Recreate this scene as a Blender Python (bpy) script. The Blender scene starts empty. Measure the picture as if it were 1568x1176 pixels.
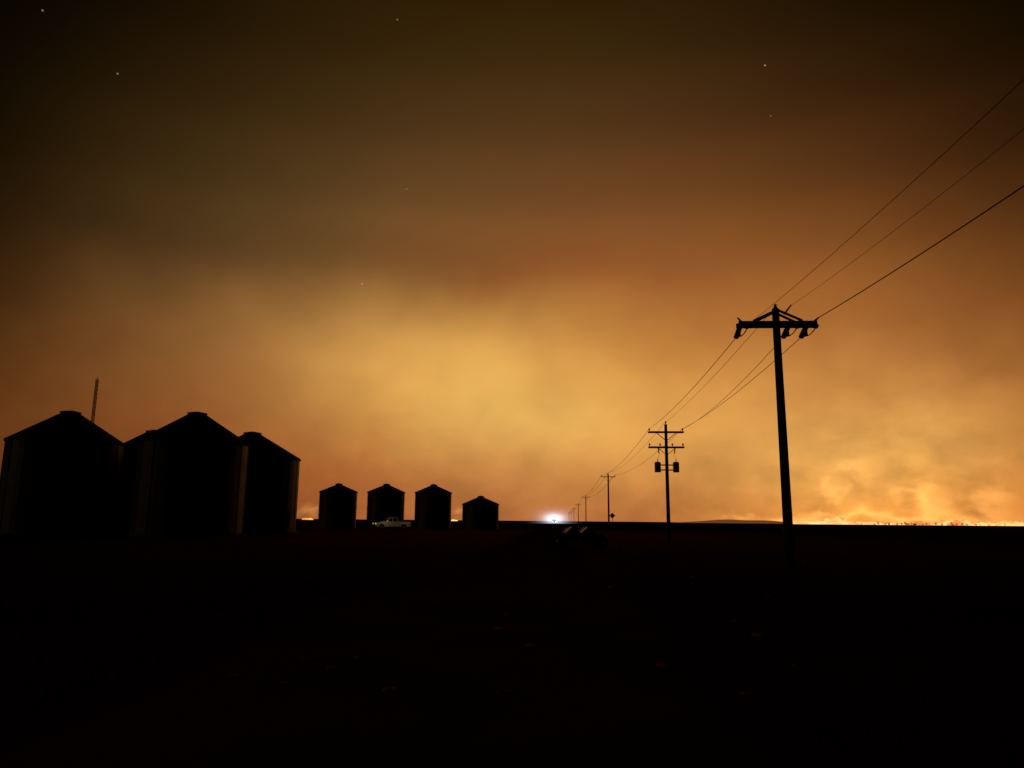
import bpy, bmesh, math, random
from mathutils import Vector, Matrix
random.seed(7)
sc = bpy.context.scene
sc.view_settings.view_transform = 'Standard'
sc.view_settings.look = 'None'
sc.view_settings.exposure = 0

def lin(c):
    return tuple(((v/255)/12.92 if v/255 <= .04045 else ((v/255+.055)/1.055)**2.4) for v in c)

# ------------------------------------------------------------------ materials
def mat(name, col, rough=.7, metal=0., spec=.3, noise=0., nscale=3., bump=0., col2=None, coat=0.):
    m = bpy.data.materials.new(name); m.use_nodes = True
    nt = m.node_tree; b = nt.nodes['Principled BSDF']
    b.inputs['Base Color'].default_value = (*col, 1)
    b.inputs['Roughness'].default_value = rough
    b.inputs['Metallic'].default_value = metal
    b.inputs['Specular IOR Level'].default_value = spec
    b.inputs['Coat Weight'].default_value = coat
    tc = nt.nodes.new('ShaderNodeTexCoord')
    n = nt.nodes.new('ShaderNodeTexNoise'); n.inputs['Scale'].default_value = nscale
    n.inputs['Detail'].default_value = 6
    nt.links.new(tc.outputs['Object'], n.inputs['Vector'])
    if noise > 0 or col2:
        r = nt.nodes.new('ShaderNodeValToRGB')
        c2 = col2 if col2 else tuple(v*(1-noise) for v in col)
        r.color_ramp.elements[0].position = .35; r.color_ramp.elements[0].color = (*c2, 1)
        r.color_ramp.elements[1].position = .65; r.color_ramp.elements[1].color = (*col, 1)
        nt.links.new(n.outputs['Fac'], r.inputs['Fac'])
        nt.links.new(r.outputs['Color'], b.inputs['Base Color'])
    if bump > 0:
        bn = nt.nodes.new('ShaderNodeBump'); bn.inputs['Strength'].default_value = bump
        nt.links.new(n.outputs['Fac'], bn.inputs['Height'])
        nt.links.new(bn.outputs['Normal'], b.inputs['Normal'])
    return m

def emat(name, col, s, noise=False):
    m = bpy.data.materials.new(name); m.use_nodes = True
    nt = m.node_tree; nt.nodes.clear()
    o = nt.nodes.new('ShaderNodeOutputMaterial'); e = nt.nodes.new('ShaderNodeEmission')
    e.inputs['Color'].default_value = (*col, 1); e.inputs['Strength'].default_value = s
    if noise:
        tc = nt.nodes.new('ShaderNodeTexCoord'); n = nt.nodes.new('ShaderNodeTexNoise')
        n.inputs['Scale'].default_value = .02; n.inputs['Detail'].default_value = 4
        r = nt.nodes.new('ShaderNodeValToRGB')
        r.color_ramp.elements[0].position = .38; r.color_ramp.elements[0].color = (.62, .2, .05, 1)
        r.color_ramp.elements[1].position = .6; r.color_ramp.elements[1].color = (1, .6, .2, 1)
        nt.links.new(tc.outputs['Object'], n.inputs['Vector']); nt.links.new(n.outputs['Fac'], r.inputs['Fac'])
        nt.links.new(r.outputs['Color'], e.inputs['Color'])
    nt.links.new(e.outputs[0], o.inputs['Surface'])
    return m

STEEL = mat('galvanised_steel', (.11, .085, .07), .55, .4, .1, .35, .7)
ROOFST = mat('silo_roof_steel', (.08, .07, .06), .8, .3, .1, .3, .7)
WOOD = mat('creosoted_wood', (.06, .042, .03), .9, 0, .15, .4, 4)
PORC = mat('insulator_porcelain', (.08, .04, .03), .35, 0, .4)
WIRE = mat('aluminium_conductor', (.08, .07, .06), .6, .3, .2)
DARK = mat('dark_iron', (.04, .035, .03), .6, .2, .3, .3, 3)
GREY = mat('transformer_grey', (.16, .16, .16), .5, .2, .3)
WHITE = mat('white_paint', (.8, .78, .74), .35, 0, .5, .06, 2, coat=1)
RED = mat('red_paint', (.35, .03, .02), .4, 0, .4, .1, 2)
GLASS = mat('tinted_glass', (.02, .02, .022), .08, 0, .6)
RUBBER = mat('tyre_rubber', (.02, .02, .02), .85, 0, .2)
CHROME = mat('rim_metal', (.5, .5, .5), .35, .9, .4)
LID = mat('worn_steel', (.6, .54, .4), .42, .9, .4, .3, 5)
CONC = mat('concrete', (.2, .19, .17), .9, 0, .1, .3, 2)

# ------------------------------------------------------------------ geometry helpers
def cyl(bm, p1, p2, r1, r2=None, seg=12, caps=True):
    if r2 is None: r2 = r1
    p1, p2 = Vector(p1), Vector(p2); d = (p2-p1)
    q = Vector((0, 0, 1)).rotation_difference(d.normalized()).to_matrix().to_4x4()
    M = Matrix.Translation((p1+p2)/2) @ q
    bmesh.ops.create_cone(bm, cap_ends=caps, segments=seg, radius1=r1, radius2=r2, depth=d.length, matrix=M)

def box(bm, c, s, rot=None):
    M = Matrix.Translation(c)
    if rot is not None: M = M @ rot.to_4x4()
    M = M @ Matrix.Diagonal((*s, 1))
    bmesh.ops.create_cube(bm, size=1, matrix=M)

def prism(bm, prof, y0, y1):
    a = [bm.verts.new((x, y0, z)) for x, z in prof]; b = [bm.verts.new((x, y1, z)) for x, z in prof]
    n = len(prof)
    bm.faces.new(a); bm.faces.new(list(reversed(b)))
    for i in range(n):
        bm.faces.new((a[i], b[i], b[(i+1) % n], a[(i+1) % n]))

def obj(name, bm, m, parent=None, bevel=0, smooth=False):
    bmesh.ops.recalc_face_normals(bm, faces=bm.faces)
    me = bpy.data.meshes.new(name); bm.to_mesh(me); bm.free()
    me.materials.append(m)
    o = bpy.data.objects.new(name, me); sc.collection.objects.link(o)
    if parent: o.parent = parent
    if bevel:
        md = o.modifiers.new('bevel', 'BEVEL'); md.width = bevel; md.segments = 2
    if smooth:
        for p in me.polygons: p.use_smooth = True
    return o

def empty(name, loc=(0, 0, 0), rz=0):
    e = bpy.data.objects.new(name, None); sc.collection.objects.link(e)
    e.location = loc; e.rotation_euler = (0, 0, math.radians(rz)); e.empty_display_size = .5
    return e

# ------------------------------------------------------------------ grain silos
def silo(x, y, r, eave, apex, rot=0, sheets=8):
    e = empty('grain_silo', (x, y, 0), rot)
    bm = bmesh.new(); seg = 72
    rings = []
    nz = int((eave-.15)/.14)
    for i in range(nz+1):
        z = .15+(eave-.15)*i/nz
        rr = r + (.018 if i % 2 else 0) - (.012 if (i*sheets//nz) % 2 else 0)
        rings.append([bm.verts.new((rr*math.cos(2*math.pi*k/seg), rr*math.sin(2*math.pi*k/seg), z)) for k in range(seg)])
    for i in range(nz):
        for k in range(seg):
            bm.faces.new((rings[i][k], rings[i][(k+1) % seg], rings[i+1][(k+1) % seg], rings[i+1][k]))
    obj('wall', bm, STEEL, e, smooth=True)
    bm = bmesh.new()
    for k in range(18):
        a = 2*math.pi*(k+.5)/18
        box(bm, ((r+.04)*math.cos(a), (r+.04)*math.sin(a), eave/2), (.04, .08, eave-.1), Matrix.Rotation(a, 3, 'Z'))
    obj('stiffeners', bm, STEEL, e)
    bm = bmesh.new(); over = .16; capr = r*.17
    h = apex-eave-.35
    cyl(bm, (0, 0, eave), (0, 0, eave+h), r+over, capr, 72)
    cyl(bm, (0, 0, eave-.1), (0, 0, eave), r+over-.02, r+over, 72)
    for k in range(24):
        a = 2*math.pi*k/24
        p1 = Vector(((r+over)*math.cos(a), (r+over)*math.sin(a), eave+.03)); p2 = Vector((capr*math.cos(a), capr*math.sin(a), eave+h+.03))
        cyl(bm, p1, p2, .045, .035, 5)
    obj('roof', bm, ROOFST, e)
    bm = bmesh.new()
    cyl(bm, (0, 0, eave+h-.05), (0, 0, eave+h+.2), capr+.05, capr+.05, 24)
    cyl(bm, (0, 0, eave+h+.2), (0, 0, apex), capr+.12, capr*.3, 24)
    obj('roof_cap', bm, ROOFST, e)
    bm = bmesh.new(); cyl(bm, (0, 0, -.1), (0, 0, .16), r+.3, r+.3, 48)
    obj('concrete_base', bm, CONC, e)
    bm = bmesh.new()
    a = math.radians(-70)
    R = Matrix.Rotation(a, 3, 'Z')
    box(bm, ((r+.06)*math.cos(a), (r+.06)*math.sin(a), 1.45), (.12, .9, 1.7), R)
    box(bm, ((r+.13)*math.cos(a), (r+.13)*math.sin(a), 1.45), (.06, .7, 1.5), R)
    obj('access_door', bm, ROOFST, e, .02)
    bm = bmesh.new(); a = math.radians(-110)
    t = Vector((-math.sin(a), math.cos(a), 0)); c = Vector(((r+.25)*math.cos(a), (r+.25)*math.sin(a), 0))
    for s in (-.22, .22):
        cyl(bm, c+t*s+Vector((0, 0, .4)), c+t*s+Vector((0, 0, eave)), .025, .025, 6)
    z = .6
    while z < eave-.1:
        cyl(bm, c-t*.22+Vector((0, 0, z)), c+t*.22+Vector((0, 0, z)), .018, .018, 5); z += .33
    obj('ladder', bm, STEEL, e)
    return e

silo(-42.1, 70, 4.85, 8.45, 11.55, 10)
silo(-30.0, 70, 4.85, 8.45, 11.55, 0)
silo(-39.0, 80.5, 4.85, 8.0, 11.0, 30)
silo(-28.3, 80.5, 5.1, 7.95, 10.9, 50)
silo(-30.0, 130, 3.15, 6.2, 7.75, 0)
silo(-21.7, 130, 3.15, 6.2, 7.75, 20)
silo(-13.5, 130, 3.1, 6.2, 7.75, 10)
silo(-5.25, 130, 3.1, 4.3, 5.8, 0)

e = empty('antenna_mast', (-50.2, 88, 0))
bm = bmesh.new()
for a in (0, 120, 240):
    c = Vector((.2*math.cos(math.radians(a)), .2*math.sin(math.radians(a)), 0))
    cyl(bm, c, c*.7+Vector((0, 0, 18)), .05, .045, 6)
z = .3; k = 0
while z < 17.7:
    a1 = math.radians((k % 3)*120); a2 = math.radians(((k+1) % 3)*120)
    cyl(bm, (.19*math.cos(a1), .19*math.sin(a1), z), (.19*math.cos(a2), .19*math.sin(a2), z+.2), .03, .03, 5)
    z += .17; k += 1
obj('lattice', bm, DARK, e)
bm = bmesh.new(); cyl(bm, (0, 0, 17.6), (0, 0, 18.3), .05, .03, 6); box(bm, (0, 0, .1), (.8, .8, .3))
obj('tip_and_footing', bm, DARK, e)

# ------------------------------------------------------------------ utility poles
def ins_up(bm, x, z, y=0):
    cyl(bm, (x, y, z), (x, y, z+.12), .02, .02, 6)
    cyl(bm, (x, y, z+.1), (x, y, z+.18), .07, .09, 10)
    cyl(bm, (x, y, z+.18), (x, y, z+.3), .06, .045, 10)

def pole(x, y, H, kind, rz):
    e = empty('utility_pole', (x, y, 0), rz)
    bm = bmesh.new(); cyl(bm, (0, 0, -.3), (0, 0, H), .2 if kind == 'dead' else .18, .145 if kind == 'dead' else .13, 16)
    obj('pole', bm, WOOD, e)
    b = bmesh.new(); i = bmesh.new(); t = bmesh.new()
    if kind == 'dead':
        z = H-.68
        for yy in (-.2, .2): box(b, (0, yy, z), (3.2, .11, .19))
        for s in (-1, 1):
            box(b, (s*1.5, 0, z), (.1, .38, .1))
            cyl(b, (s*.05, -.2, H-.12), (s*1.0, -.24, z+.1), .055, .055, 6)
            cyl(b, (s*.05, .2, H-.12), (s*1.0, .24, z+.1), .055, .055, 6)
        for xo in (-1.45, .55, 1.3):
            for yy in (-1, 1):
                for k in range(5):
                    f = k/4
                    cyl(i, (xo, yy*(.26+f*.55), z-.05-f*.22), (xo, yy*(.34+f*.55), z-.09-f*.22), .1, .12, 10)
                cyl(i, (xo, yy*.2, z-.02), (xo, yy*.95, z-.36), .03, .03, 6)
            pts = [Vector((xo+.05, -.85+1.7*j/8, z-.3-.14*math.sin(math.pi*j/8))) for j in range(9)]
            for p, q in zip(pts, pts[1:]): cyl(i, p, q, .022, .022, 6)
            cyl(i, (xo-.12, 0, z-.08), (xo-.12, 0, z-.5), .07, .1, 8)
        for s in (-1, 1):
            cyl(i, (s*1.5, -.2, z+.08), (s*1.66, -.3, z+.22), .05, .03, 8)
        cyl(i, (.28, -.2, H-.3), (.5, -.5, H+.02), .045, .03, 8)
        ins_up(i, 0, H-.1)
    elif kind == 'tx':
        for z in (H-.72, H-2.1):
            for yy in (-.17, .17): box(b, (0, yy, z), (3.2, .1, .14))
            for s in (-1, 1): ins_up(i, s*1.5, z+.07)
        for s in (-1, 1):
            cyl(b, (s*.05, -.2, H-1.5), (s*.95, -.2, H-.75), .035, .035, 6)
            cyl(b, (s*.05, -.2, H-2.8), (s*.8, -.2, H-2.15), .03, .03, 6)
            cyl(i, (s*.75, -.15, H-2.2), (s*.7, -.15, H-2.65), .05, .05, 8)
            cyl(i, (s*.62, -.1, H-2.6), (s*.85, -.1, H-3.2), .012, .012, 5)
            cyl(t, (s*.82, 0, H-4.35), (s*.82, 0, H-3.5), .28, .28, 20)
            cyl(t, (s*.82, 0, H-3.5), (s*.82, 0, H-3.42), .3, .2, 20)
            cyl(t, (s*.82, -.1, H-3.45), (s*.82, -.1, H-3.15), .04, .03, 8)
            box(b, (s*.4, 0, H-3.7), (.6, .1, .1)); box(b, (s*.4, 0, H-4.15), (.6, .1, .1))
            ins_up(i, s*.55, H-2.03)
        ins_up(i, 0, H-.02)
        obj('transformers', t, GREY, e)
    else:
        z = H-.5
        box(b, (0, -.17, z), (2.7, .11, .14))
        for s in (-1, 1):
            cyl(b, (s*.05, -.2, z-.85), (s*.85, -.2, z-.05), .03, .03, 6)
            ins_up(i, s*1.25, z+.06)
        ins_up(i, 0, H-.02)
    if kind != 'tx': t.free()
    obj('crossarm', b, WOOD, e)
    obj('insulators', i, PORC, e)
    return e

P = [(7.6, -24, 10.3), (11.05, 30, 10.45), (14.05, 67, 10.35), (18.25, 140, 10.35), (26.2, 262, 10.35), (34.2, 380, 10.35),
     (42, 500, 10.3), (50, 620, 10.3), (58, 740, 10.3), (66, 860, 10.3)]
kinds = ['tan', 'dead', 'tx'] + ['tan']*7
rz = [-3.5, -3, -3.5] + [-4]*7
for p, k, r in zip(P, kinds, rz): pole(p[0], p[1], p[2], k, r)

def att(i, xo, dz, side=0):
    a = math.radians(rz[i]); x, y, H = P[i]
    return Vector((x+math.cos(a)*xo - math.sin(a)*side, y+math.sin(a)*xo+math.cos(a)*side, H+dz))
def wire(bm, p, q, sag, r, n=28):
    prev = None
    for k in range(n+1):
        t = k/n; c = p.lerp(q, t); c.z -= 4*sag*t*(1-t)
        if prev is not None: cyl(bm, prev, c, r, r, 6, False)
        prev = c
bm = bmesh.new()
wire(bm, att(0, -1.5, -.2), att(1, -1.45, -.95, -.9), 1.0, .0075)
wire(bm, att(0, 0, .25), att(1, .5, .0, -.5), 1.15, .0065)
wire(bm, att(0, 1.5, -.2), att(1, 1.6, -.5, -.3), .95, .019)
wire(bm, att(1, -1.45, -1.0, .9), att(2, -1.5, -.4), .35, .014)
wire(bm, att(1, .1, .2), att(2, 0, .2), .3, .010)
wire(bm, att(1, .55, -1.0, .9), att(2, 1.35, -.5), .5, .012)
wire(bm, att(1, 1.3, -1.0, .9), att(2, 1.5, -.4), .35, .014)
for i in range(2, 9):
    L = P[i+1][1]-P[i][1]; s = 1.0 if L > 90 else .9
    rr = .016 if i == 2 else .026
    wire(bm, att(i, -1.5 if i == 2 else -1.25, -.4 if i == 2 else -.2), att(i+1, -1.25, -.2), s, rr)
    wire(bm, att(i, 0, .25), att(i+1, 0, .25), s, rr*.8)
    wire(bm, att(i, 1.5 if i == 2 else 1.25, -.4 if i == 2 else -.2), att(i+1, 1.25, -.2), s, rr)
obj('power_lines', bm, WIRE)

# ------------------------------------------------------------------ pickup truck (nose to the left)
def wheels(e, xs, half, r, w=.26):
    bm = bmesh.new(); h = bmesh.new()
    for x in xs:
        for s in (-1, 1):
            cyl(bm, (x, s*(half-w), r), (x, s*half, r), r, r, 24)
            cyl(h, (x, s*(half-.02), r), (x, s*(half+.015), r), r*.58, r*.5, 16)
    obj('tyres', bm, RUBBER, e, .03); obj('wheel_rims', h, CHROME, e)

e = empty('pickup_truck', (-18.9, 120, 0), 180+24)
bm = bmesh.new()
prof = [(-2.8, .5), (-2.8, 1.25), (-.75, 1.27), (-.7, 1.3), (1.1, 1.3), (2.6, 1.18), (2.82, 1.05), (2.85, .5),
        (2.35, .48), (2.25, .8), (1.95, .95), (1.6, .8), (1.5, .48), (-1.2, .48), (-1.3, .8), (-1.65, .95), (-2.0, .8), (-2.1, .48)]
prism(bm, prof, -.95, .95)
obj('body', bm, WHITE, e, .05)
bm = bmesh.new()
v = []
for yy, zz, x0, x1 in ((.88, 1.28, -.72, 1.25), (.72, 1.88, -.55, .45)):
    v.append([bm.verts.new(c) for c in ((x0, -yy, zz), (x1, -yy, zz), (x1, yy, zz), (x0, yy, zz))])
for k in range(4): bm.faces.new((v[0][k], v[0][(k+1) % 4], v[1][(k+1) % 4], v[1][k]))
bm.faces.new(v[1]); bm.faces.new(list(reversed(v[0])))
obj('cab_glass', bm, GLASS, e, .03)
bm = bmesh.new()
box(bm, (-.05, 0, 1.9), (1.15, 1.5, .07))
for s in (-1, 1):
    for a, b_ in (((-.72, s*.9, 1.28), (-.57, s*.74, 1.88)), ((.22, s*.9, 1.28), (.1, s*.74, 1.88)), ((1.25, s*.9, 1.28), (.47, s*.74, 1.88))):
        cyl(bm, a, b_, .06, .06, 6)
    box(bm, (1.05, s*1.07, 1.38), (.12, .18, .2))
obj('cab_frame', bm, WHITE, e)
bm = bmesh.new()
box(bm, (2.9, 0, .62), (.14, 1.86, .22)); box(bm, (-2.86, 0, .6), (.12, 1.8, .18)); box(bm, (2.86, 0, .93), (.05, 1.3, .26))
box(bm, (-1.75, 0, 1.262), (1.9, 1.6, .03))
obj('bumpers_grille_bed', bm, DARK, e, .02)
bm = bmesh.new()
for s in (-1, 1):
    box(bm, (2.87, s*.8, .95), (.06, .26, .2))
    box(bm, (1.05, s*1.17, 1.36), (.1, .03, .06))
obj('marker_lamps', bm, emat('amber_lamp', (1, .62, .2), .8), e)
for nm, loc, en in (('side_fill_front', (1.6, 2.3, 1.7), 9), ('side_fill_rear', (-1.9, 2.3, 1.5), 4)):  # added fill lights without fittings, hung off the side to brighten the body
    pl = bpy.data.lights.new(nm, 'POINT'); pl.energy = en; pl.color = (1, .66, .24); pl.shadow_soft_size = .1
    po = bpy.data.objects.new(nm, pl); sc.collection.objects.link(po); po.parent = e; po.location = loc
wheels(e, (-1.65, 1.92), .98, .4)

# ------------------------------------------------------------------ farm implement (two-hopper seeder on wheels)
e = empty('farm_implement', (4.1, 45, 0), 12)
bm = bmesh.new()
for s in (-1, 1): box(bm, (0, s*.55, .42), (2.5, .1, .12))
for x in (-1.2, 0, 1.2): box(bm, (x, 0, .42), (.1, 1.2, .1))
cyl(bm, (0, -.5, .42), (.2, -2.0, .35), .05, .04, 8)
for k in range(9):
    x = -1.15+k*.29
    cyl(bm, (x, .5, .4), (x+.02, .75, .02), .03, .02, 5); cyl(bm, (x, -.5, .4), (x+.02, -.3, .06), .03, .02, 5)
obj('frame', bm, DARK, e)
bm = bmesh.new()
for cx in (-.48, .5):
    prism(bm, [(cx-.3, .48), (cx+.3, .48), (cx+.46, .85), (cx+.34, 1.02), (cx-.06, 1.22), (cx-.46, .88)], -.42, .42)
obj('hoppers', bm, DARK, e, .02)
bm = bmesh.new()
for cx in (-.48, .5):
    box(bm, (cx-.27, -.22, 1.09), (.5, .32, .03), Matrix.Rotation(math.radians(-40.5), 3, 'Y'))
    box(bm, (cx-.27, .3, 1.09), (.5, .12, .03), Matrix.Rotation(math.radians(-40.5), 3, 'Y'))
obj('hopper_lids', bm, LID, e)
wheels(e, (-1.28,), .3, .42, .2)
wheels(e, (1.28,), .3, .42, .2)

# ------------------------------------------------------------------ road sign
e = empty('traffic_sign', (19.6, 145, 0), -8)
bm = bmesh.new(); cyl(bm, (0, 0, -.1), (0, 0, 2.9), .05, .05, 8); obj('post', bm, WOOD, e)
bm = bmesh.new(); box(bm, (0, .07, 2.7), (.8, .03, .8), Matrix.Rotation(math.radians(45), 3, 'Y')); obj('plate', bm, DARK, e, .01)

# ------------------------------------------------------------------ fire truck with lights far down the road
e = empty('fire_truck', (26.2, 455, 0), 0)
bm = bmesh.new(); box(bm, (0, 0, 1.75), (2.4, 2.4, 2.3)); prism(bm, [(-1.2, .6), (1.2, .6), (1.2, 1.2), (-1.2, 1.2)], -1.6, -1.2)
box(bm, (0, 4.6, 1.9), (2.45, 6.6, 2.5)); obj('cab_and_body', bm, RED, e, .08)
bm = bmesh.new(); box(bm, (0, -1.215, 2.15), (2.1, .04, .9)); obj('windscreen', bm, GLASS, e)
bm = bmesh.new()
for yy in (-.3, 3.2, 6.2):
    for s in (-1, 1): cyl(bm, (s*.9, yy, .5), (s*1.22, yy, .5), .5, .5, 18)
obj('tyres', bm, RUBBER, e)
LAMP = emat('lamp_white', (.8, .9, 1), 15)
bm = bmesh.new()
for s in (-1, 1):
    cyl(bm, (s*.85, -1.64, .95), (s*.85, -1.6, .95), .16, .16, 12)
    cyl(bm, (s*.6, -1.3, 3.1), (s*.6, -1.2, 3.1), .28, .28, 12)
    box(bm, (s*1.0, 1.4, 3.5), (.7, .1, .35))
obj('lamps', bm, LAMP, e)
bm = bmesh.new(); cyl(bm, (0, .9, 3.0), (0, .9, 3.5), .05, .05, 8); box(bm, (0, -.9, 2.97), (1.8, .35, .16)); box(bm, (0, 1.5, 3.25), (2.3, .08, .1))
obj('light_bar', bm, DARK, e)
# halo of the truck's white lamps in smoke, painted as nested self-glowing shells
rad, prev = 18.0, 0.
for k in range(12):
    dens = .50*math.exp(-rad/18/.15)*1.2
    m = bpy.data.materials.new('lamp_halo'); m.use_nodes = True; nt = m.node_tree; nt.nodes.clear()
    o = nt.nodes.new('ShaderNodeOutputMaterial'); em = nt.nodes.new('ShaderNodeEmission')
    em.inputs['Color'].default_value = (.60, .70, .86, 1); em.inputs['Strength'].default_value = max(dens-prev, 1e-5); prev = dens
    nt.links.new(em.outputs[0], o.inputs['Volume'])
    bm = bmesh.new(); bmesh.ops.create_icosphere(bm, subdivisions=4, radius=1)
    g = obj('lamp_halo', bm, m, e); g.location = (0, 0, 2.8+.01*k); g.scale = (rad, rad, rad*.52)
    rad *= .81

# ------------------------------------------------------------------ ground, road, hill
GR = mat('dark_soil', (.055, .024, .017), 1, 0, 0, 0, .12, 0, col2=(.028, .012, .009))
# redder, lighter ground in a noisy oval between the bins and the power line
nt = GR.node_tree; b = nt.nodes['Principled BSDF']; src = b.inputs['Base Color'].links[0].from_socket
tcn = nt.nodes.new('ShaderNodeTexCoord'); mpn = nt.nodes.new('ShaderNodeMapping'); mpn.vector_type = 'POINT'
mpn.inputs['Location'].default_value = (-.05, -1.25, 0); mpn.inputs['Scale'].default_value = (1/45, 1/75, 1)
gr = nt.nodes.new('ShaderNodeTexGradient'); gr.gradient_type = 'SPHERICAL'
nt.links.new(tcn.outputs['Object'], mpn.inputs['Vector']); nt.links.new(mpn.outputs[0], gr.inputs[0])
nz_ = nt.nodes.new('ShaderNodeTexNoise'); nz_.inputs['Scale'].default_value = .35; nz_.inputs['Detail'].default_value = 8; nz_.inputs['Roughness'].default_value = .65
nt.links.new(tcn.outputs['Object'], nz_.inputs['Vector'])
mm = nt.nodes.new('ShaderNodeMath'); mm.operation = 'MULTIPLY'; mm.use_clamp = True
nt.links.new(gr.outputs['Fac'], mm.inputs[0]); nt.links.new(nz_.outputs['Fac'], mm.inputs[1])
mx = nt.nodes.new('ShaderNodeMixRGB'); mx.inputs[2].default_value = (.6, .12, .07, 1)
nt.links.new(mm.outputs[0], mx.inputs[0]); nt.links.new(src, mx.inputs[1]); nt.links.new(mx.outputs[0], b.inputs['Base Color'])
bm = bmesh.new()
xs = [-9000, -3000, -800, -300, -120] + [x for x in range(-100, 101, 10)] + [120, 300, 800, 3000, 9000]
ys = [-9000, -2000, -300, -60] + [y for y in range(-50, 161, 10)] + [200, 300, 500, 900, 3000, 9000]
grid = [[bm.verts.new((x, y, 0)) for x in xs] for y in ys]
for j in range(len(ys)-1):
    for i in range(len(xs)-1):
        bm.faces.new((grid[j][i], grid[j][i+1], grid[j+1][i+1], grid[j+1][i]))
obj('ground', bm, GR)
ROAD = mat('red_dirt', (.09, .03, .02), 1, 0, 0, 0, .4, 0, col2=(.04, .015, .011))
bm = bmesh.new(); prev = None
for k in range(90):
    y = -30+ (k/89)**2*1500
    cx = -1.2+.060*y; w = 2.6+.3*math.sin(k*1.7)+.2*math.sin(k*.6)
    cur = (bm.verts.new((cx-w, y, .004)), bm.verts.new((cx+w, y, .004)))
    if prev: bm.faces.new((prev[0], prev[1], cur[1], cur[0]))
    prev = cur
obj('dirt_road', bm, ROAD)

HILL = mat('hill_soil_haze', (.1, .05, .03), 1, 0, 0, .3, .02)
hb = HILL.node_tree.nodes['Principled BSDF']      # glow of smoky haze put into the hill's own emission
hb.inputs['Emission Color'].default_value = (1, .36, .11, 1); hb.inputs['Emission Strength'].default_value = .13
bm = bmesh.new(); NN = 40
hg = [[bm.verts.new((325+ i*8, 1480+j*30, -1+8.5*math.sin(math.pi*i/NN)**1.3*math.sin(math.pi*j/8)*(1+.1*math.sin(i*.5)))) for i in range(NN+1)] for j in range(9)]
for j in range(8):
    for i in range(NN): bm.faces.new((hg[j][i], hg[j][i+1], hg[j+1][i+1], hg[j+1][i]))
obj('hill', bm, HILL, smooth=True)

bm = bmesh.new()
for k in range(2600):
    y = 4+80*random.random()**1.6; x = random.uniform(-.8, .8)*y+random.uniform(-3, 3)
    if abs(x-(-1.2+.06*y)) < 3: continue
    for j in range(5):
        a = random.random()*6.28; h = random.uniform(.06, .22); dx, dy = math.cos(a), math.sin(a)
        p = Vector((x+dx*.04, y+dy*.04, 0)); w = .008
        bm.faces.new((bm.verts.new(p+Vector((-dy*w, dx*w, 0))), bm.verts.new(p+Vector((dy*w, -dx*w, 0))),
                      bm.verts.new(p+Vector((dx*h*.5, dy*h*.5, h)))))
obj('dry_grass', bm, mat('dry_grass', (.09, .05, .025), .95, 0, 0, .5, 2))
bm = bmesh.new()
for k in range(160):
    y = 6+60*random.random(); x = random.uniform(-.4, .4)*y; s = random.uniform(.02, .07)
    M = Matrix.Translation((x, y, s*.3)) @ Matrix.Rotation(random.random()*6, 4, 'Z') @ Matrix.Diagonal((s*1.8, s, s*.5, 1))
    bmesh.ops.create_icosphere(bm, subdivisions=1, radius=1, matrix=M)
obj('gravel', bm, mat('stone', (.5, .16, .10), .9, 0, 0, .3, 3))

# ------------------------------------------------------------------ wildfire flames on the horizon
FL = emat('flame', (1, .5, .15), 1.5, True)
bm = bmesh.new()
def tongue(x, y, w, h):
    n = 7; lean = random.uniform(-.3, .5)*h
    base = [bm.verts.new((x+w*math.cos(2*math.pi*k/n), y+w*math.sin(2*math.pi*k/n), -.3)) for k in range(n)]
    mid = [bm.verts.new((x+lean*.3+w*.75*math.cos(2*math.pi*k/n+.4), y+w*.75*math.sin(2*math.pi*k/n+.4), h*.6)) for k in range(n)]
    t = bm.verts.new((x+lean, y, h))
    for k in range(n):
        bm.faces.new((base[k], base[(k+1) % n], mid[(k+1) % n], mid[k])); bm.faces.new((mid[k], mid[(k+1) % n], t))
for k in range(560):
    p = random.uniform(.372, .80); y = random.uniform(1150, 1350)
    d = max(0, math.sin(p*55)*math.sin(p*23+1))
    h = random.uniform(2.6, 5.2)+ (random.random()**2)*9*d
    tongue(p*y, y, random.uniform(3, 12), h)
for p0, p1, n in ((-.078, -.07, 5), (-.28, -.262, 8)):
    for k in range(n):
        y = random.uniform(1200, 1300); tongue(random.uniform(p0, p1)*y, y, random.uniform(2, 5), random.uniform(2.0, 3.4))
obj('wildfire', bm, FL)

bm = bmesh.new()
def tree(x, y, h):
    cyl(bm, (x, y, -.2), (x+random.uniform(-.2, .2), y, h*.6), .16, .07, 5)
    for c in range(7):
        cx = x+random.gauss(0, h*.28); cz = h*random.uniform(.35, .95); cy = y+random.gauss(0, h*.25)
        cyl(bm, (x, y, h*.3), (cx, cy, cz), .06, .02, 4)
        for l in range(20):
            q = Vector((cx+random.gauss(0, h*.1), cy+random.gauss(0, h*.1), cz+random.gauss(0, h*.07)))
            vs = [bm.verts.new(q+Vector([random.uniform(-.25, .25) for _ in range(3)])) for _ in range(3)]
            bm.faces.new(vs)
for k in range(40):
    p = random.choice([random.uniform(.45, .76), random.gauss(.58, .03), random.gauss(.52, .015)]); y = random.uniform(800, 950)
    tree(p*y, y, random.choice([1.8, 2.2, 2.6, 3, 4.2]))
obj('distant_trees', bm, mat('tree_foliage', (.05, .04, .025), .9, 0, 0, .3, 1))

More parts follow.
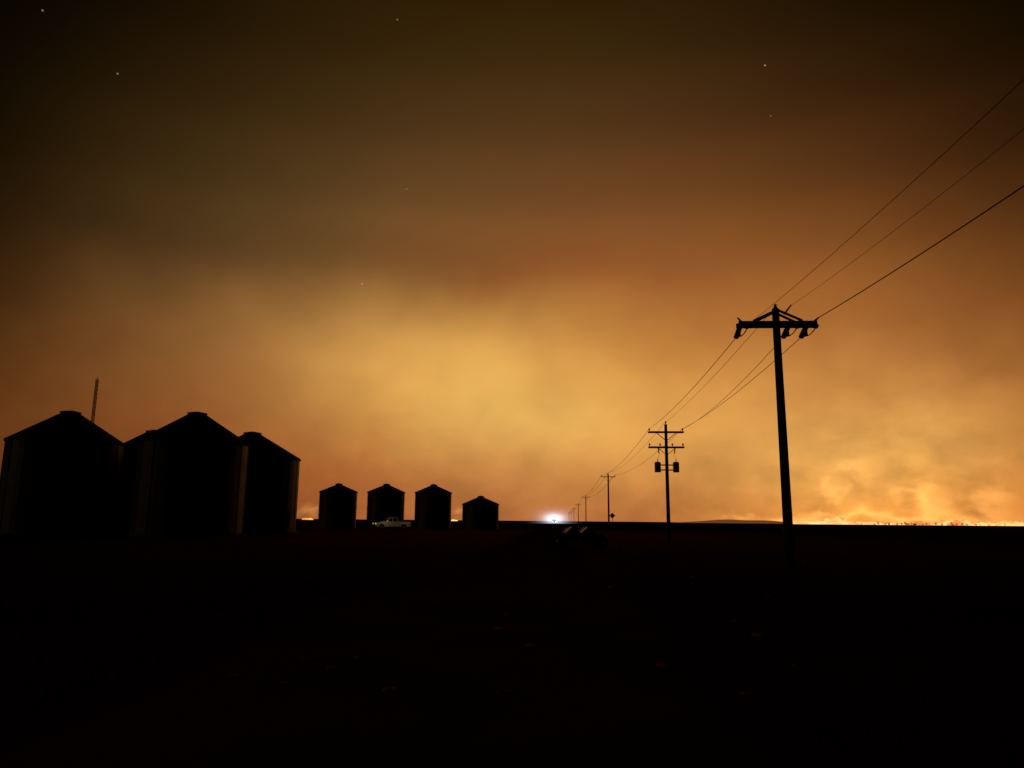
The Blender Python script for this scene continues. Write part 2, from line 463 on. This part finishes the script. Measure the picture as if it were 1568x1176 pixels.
# ------------------------------------------------------------------ smoky night sky (world)
w = bpy.data.worlds.new('World'); sc.world = w; w.use_nodes = True
w.cycles.sampling_method = 'NONE'
nt = w.node_tree; nt.nodes.clear(); N = nt.nodes; L = nt.links
def mth(op, a, b=None, c=None, clamp=False):
    n = N.new('ShaderNodeMath'); n.operation = op; n.use_clamp = clamp
    for i, v in enumerate((a, b, c)):
        if v is None: continue
        if isinstance(v, (int, float)): n.inputs[i].default_value = v
        else: L.new(v, n.inputs[i])
    return n.outputs[0]
def vm(op, a, b=None, scale=None):
    n = N.new('ShaderNodeVectorMath'); n.operation = op
    for i, v in enumerate((a, b)):
        if v is None: continue
        if isinstance(v, tuple): n.inputs[i].default_value = v
        else: L.new(v, n.inputs[i])
    if scale is not None:
        if isinstance(scale, (int, float)): n.inputs['Scale'].default_value = scale
        else: L.new(scale, n.inputs['Scale'])
    return n.outputs['Value'] if op in ('DISTANCE', 'LENGTH', 'DOT_PRODUCT') else n.outputs['Vector']
def noise(vec, scale, detail=4, rough=.5, dist=0):
    n = N.new('ShaderNodeTexNoise'); n.inputs['Scale'].default_value = scale; n.inputs['Detail'].default_value = detail
    n.inputs['Roughness'].default_value = rough; n.inputs['Distortion'].default_value = dist
    L.new(vec, n.inputs['Vector']); return n
tc = N.new('ShaderNodeTexCoord'); D = vm('NORMALIZE', tc.outputs['Generated'])
sx = N.new('ShaderNodeSeparateXYZ'); L.new(D, sx.inputs[0])
az0 = mth('MULTIPLY', mth('ARCTAN2', sx.outputs[0], sx.outputs[1]), 180/math.pi)
el0 = mth('MULTIPLY', mth('ARCSINE', sx.outputs[2]), 180/math.pi)
ael = mth('ABSOLUTE', el0)
n1 = noise(D, 6.5, 3, .5); s1 = N.new('ShaderNodeSeparateXYZ'); L.new(n1.outputs['Color'], s1.inputs[0])
fade = mth('EXPONENT', mth('MULTIPLY', mth('MULTIPLY', ael, ael), -1/420.))
az = mth('ADD', az0, mth('MULTIPLY', mth('MULTIPLY', mth('SUBTRACT', s1.outputs[0], .5), 9), fade))
el = mth('ADD', el0, mth('MULTIPLY', mth('MULTIPLY', mth('SUBTRACT', s1.outputs[1], .5), mth('MINIMUM', mth('MULTIPLY', ael, .8), 7.)), fade))
els = [0, 4, 8, 13, 18, 23, 28, 33, 39, 60]
T = {
 -45: [(40,18,5),(40,18,5),(36,17,4),(26,12,2),(14,7,1),(9,4,0),(5,2,0),(2,1,0),(1,0,0)],
 -36: [(84,42,14),(88,46,16),(86,46,15),(62,33,8),(36,19,3),(24,13,2),(14,8,1),(6,3,0),(3,1,0)],
 -27: [(112,58,24),(128,70,32),(136,82,40),(122,80,40),(84,57,28),(64,44,18),(48,32,10),(30,18,4),(18,10,1)],
 -18: [(144,80,38),(156,88,43),(160,98,49),(162,110,57),(110,76,40),(86,62,31),(66,46,19),(48,32,9),(34,21,3)],
 -9: [(170,98,50),(172,104,50),(206,146,72),(222,164,84),(142,98,49),(112,76,39),(84,57,28),(60,41,15),(40,25,4)],
 0: [(182,110,60),(208,146,76),(240,188,98),(226,168,84),(156,100,49),(120,78,39),(94,62,30),(68,45,18),(42,27,4)],
 9: [(178,108,56),(206,140,70),(220,156,78),(198,134,63),(160,98,47),(126,77,39),(92,58,28),(66,43,17),(40,25,4)],
 18: [(208,130,60),(222,156,78),(218,152,76),(188,122,58),(152,92,43),(116,71,32),(82,50,22),(56,34,12),(34,19,3)],
 27: [(240,156,66),(238,174,88),(212,148,75),(174,109,53),(136,82,36),(96,55,24),(64,36,13),(38,22,5),(22,12,2)],
 36: [(222,130,54),(208,136,64),(172,108,50),(132,79,34),(94,54,22),(58,32,10),(34,19,4),(17,9,0),(10,5,0)],
 45: [(120,62,22),(110,60,22),(90,50,18),(66,35,10),(44,22,6),(26,12,2),(14,6,1),(6,3,0),(3,1,0)],
}
fac = mth('DIVIDE', el, 60., clamp=True)
acc = None
for ak, cols in T.items():
    r = N.new('ShaderNodeValToRGB'); cr = r.color_ramp; cr.interpolation = 'CARDINAL'
    cols = cols+[(3, 2, 0)]
    cr.elements[0].position = 0; cr.elements[0].color = (*lin(cols[0]), 1)
    cr.elements[1].position = 1; cr.elements[1].color = (*lin(cols[-1]), 1)
    for e_, c_ in list(zip(els, cols))[1:-1]:
        x = cr.elements.new(e_/60); x.color = (*lin(c_), 1)
    L.new(fac, r.inputs['Fac'])
    d = mth('MULTIPLY', mth('SUBTRACT', az, float(ak)), 1/9)
    wgt = mth('MULTIPLY', mth('EXPONENT', mth('MULTIPLY', mth('MULTIPLY', d, d), -1/.72)), 1/1.504)
    v = vm('SCALE', r.outputs['Color'], scale=wgt)
    acc = v if acc is None else vm('ADD', acc, v)
# soft smoke mottling, stronger close to the horizon
mp = vm('MULTIPLY', D, (1, 1, 1.5))
n2 = noise(mp, 8.5, 4, .5, .3); n3 = noise(mp, 24, 4, .5, .2)
low = mth('EXPONENT', mth('MULTIPLY', ael, -1/9))
m1 = mth('MULTIPLY', mth('MULTIPLY', mth('SUBTRACT', n2.outputs['Fac'], .5), 1.1), mth('ADD', mth('MULTIPLY', low, .9), .02))
vlow = mth('EXPONENT', mth('MULTIPLY', ael, -1/5.))
dr = mth('MULTIPLY', mth('SUBTRACT', az0, 28.), 1/9)
right = mth('EXPONENT', mth('MULTIPLY', mth('MULTIPLY', dr, dr), -1.))
m2 = mth('MULTIPLY', mth('MULTIPLY', mth('SUBTRACT', n3.outputs['Fac'], .5), mth('ADD', .4, mth('MULTIPLY', right, 1.5))), vlow)
mul = mth('MAXIMUM', mth('ADD', mth('ADD', m1, m2), 1.), .2)
acc = vm('SCALE', acc, scale=mul)
# fire-lit billows standing above the fire front
s3 = N.new('ShaderNodeSeparateXYZ'); L.new(n3.outputs['Color'], s3.inputs[0])
azf = mth('ADD', az0, mth('MULTIPLY', mth('SUBTRACT', s3.outputs[0], .5), 5))
elf = mth('ADD', el0, mth('MULTIPLY', mth('SUBTRACT', s3.outputs[1], .5), 4))
fs = None
for a_, e_, wa, we, am in ((23.2, 2.2, .55, .55, .32), (25.6, 3.6, .9, 1.1, .18), (29.0, 1.5, .9, 1.3, .55), (20.5, .3, 1.4, .5, .42), (27, .15, 7, .45, .46),
                           (32.5, 1.0, 1.5, 1.0, .36), (16.9, .3, .9, .5, .25), (-4.2, .5, .5, .5, .25), (-15.3, .2, .7, .4, .25), (27.5, 5.2, .6, .7, .12)):
    da = mth('MULTIPLY', mth('SUBTRACT', azf, a_), 1/wa); de = mth('MULTIPLY', mth('SUBTRACT', elf, e_), 1/we)
    g_ = mth('MULTIPLY', mth('EXPONENT', mth('MULTIPLY', mth('ADD', mth('MULTIPLY', da, da), mth('MULTIPLY', de, de)), -1.)), am)
    fs = g_ if fs is None else mth('ADD', fs, g_)
rgbf = N.new('ShaderNodeRGB'); rgbf.outputs[0].default_value = (1, .46, .12, 1)
acc = vm('ADD', acc, vm('SCALE', rgbf.outputs[0], scale=fs))
# stars
st = None
for a_, e_, b_ in ((-35.6, 31.5, .18), (-30.6, 29.2, .17), (-10.1, 36.2, .12), (20.5, 32.2, .26), (20.7, 28.9, .08), (-8.8, 24.9, .08), (-12, 17.7, .22)):
    a_, e_ = math.radians(a_), math.radians(e_)
    sd = (math.sin(a_)*math.cos(e_), math.cos(a_)*math.cos(e_), math.sin(e_))
    q = mth('MULTIPLY', mth('LESS_THAN', vm('DISTANCE', D, sd), .0010), b_)
    st = q if st is None else mth('ADD', st, q)
rgb = N.new('ShaderNodeRGB'); rgb.outputs[0].default_value = (1, .9, .75, 1)
acc = vm('ADD', acc, vm('SCALE', rgb.outputs[0], scale=st))
bg = N.new('ShaderNodeBackground'); L.new(acc, bg.inputs['Color']); bg.inputs['Strength'].default_value = 1
wo = N.new('ShaderNodeOutputWorld'); L.new(bg.outputs[0], wo.inputs['Surface'])

# very weak warm glow from the left
sl = bpy.data.lights.new('sun', 'SUN'); sl.energy = .05; sl.angle = math.radians(12); sl.color = (1, .62, .3)
so = bpy.data.objects.new('sun', sl); sc.collection.objects.link(so)
azs, els_ = math.radians(-104), math.radians(11)
tosun = Vector((math.sin(azs)*math.cos(els_), math.cos(azs)*math.cos(els_), math.sin(els_)))
so.rotation_euler = (-tosun).to_track_quat('-Z', 'Y').to_euler()

# ------------------------------------------------------------------ camera
cam = bpy.data.cameras.new('camera'); co = bpy.data.objects.new('camera', cam); sc.collection.objects.link(co)
cam.sensor_width = 36; cam.lens = 26; cam.clip_end = 20000; cam.clip_start = .05
M = Matrix.Rotation(math.radians(90+10.46), 4, 'X') @ Matrix.Rotation(math.radians(.5), 4, 'Z')
co.matrix_world = Matrix.Translation((0, 0, 1.6)) @ M
sc.camera = co
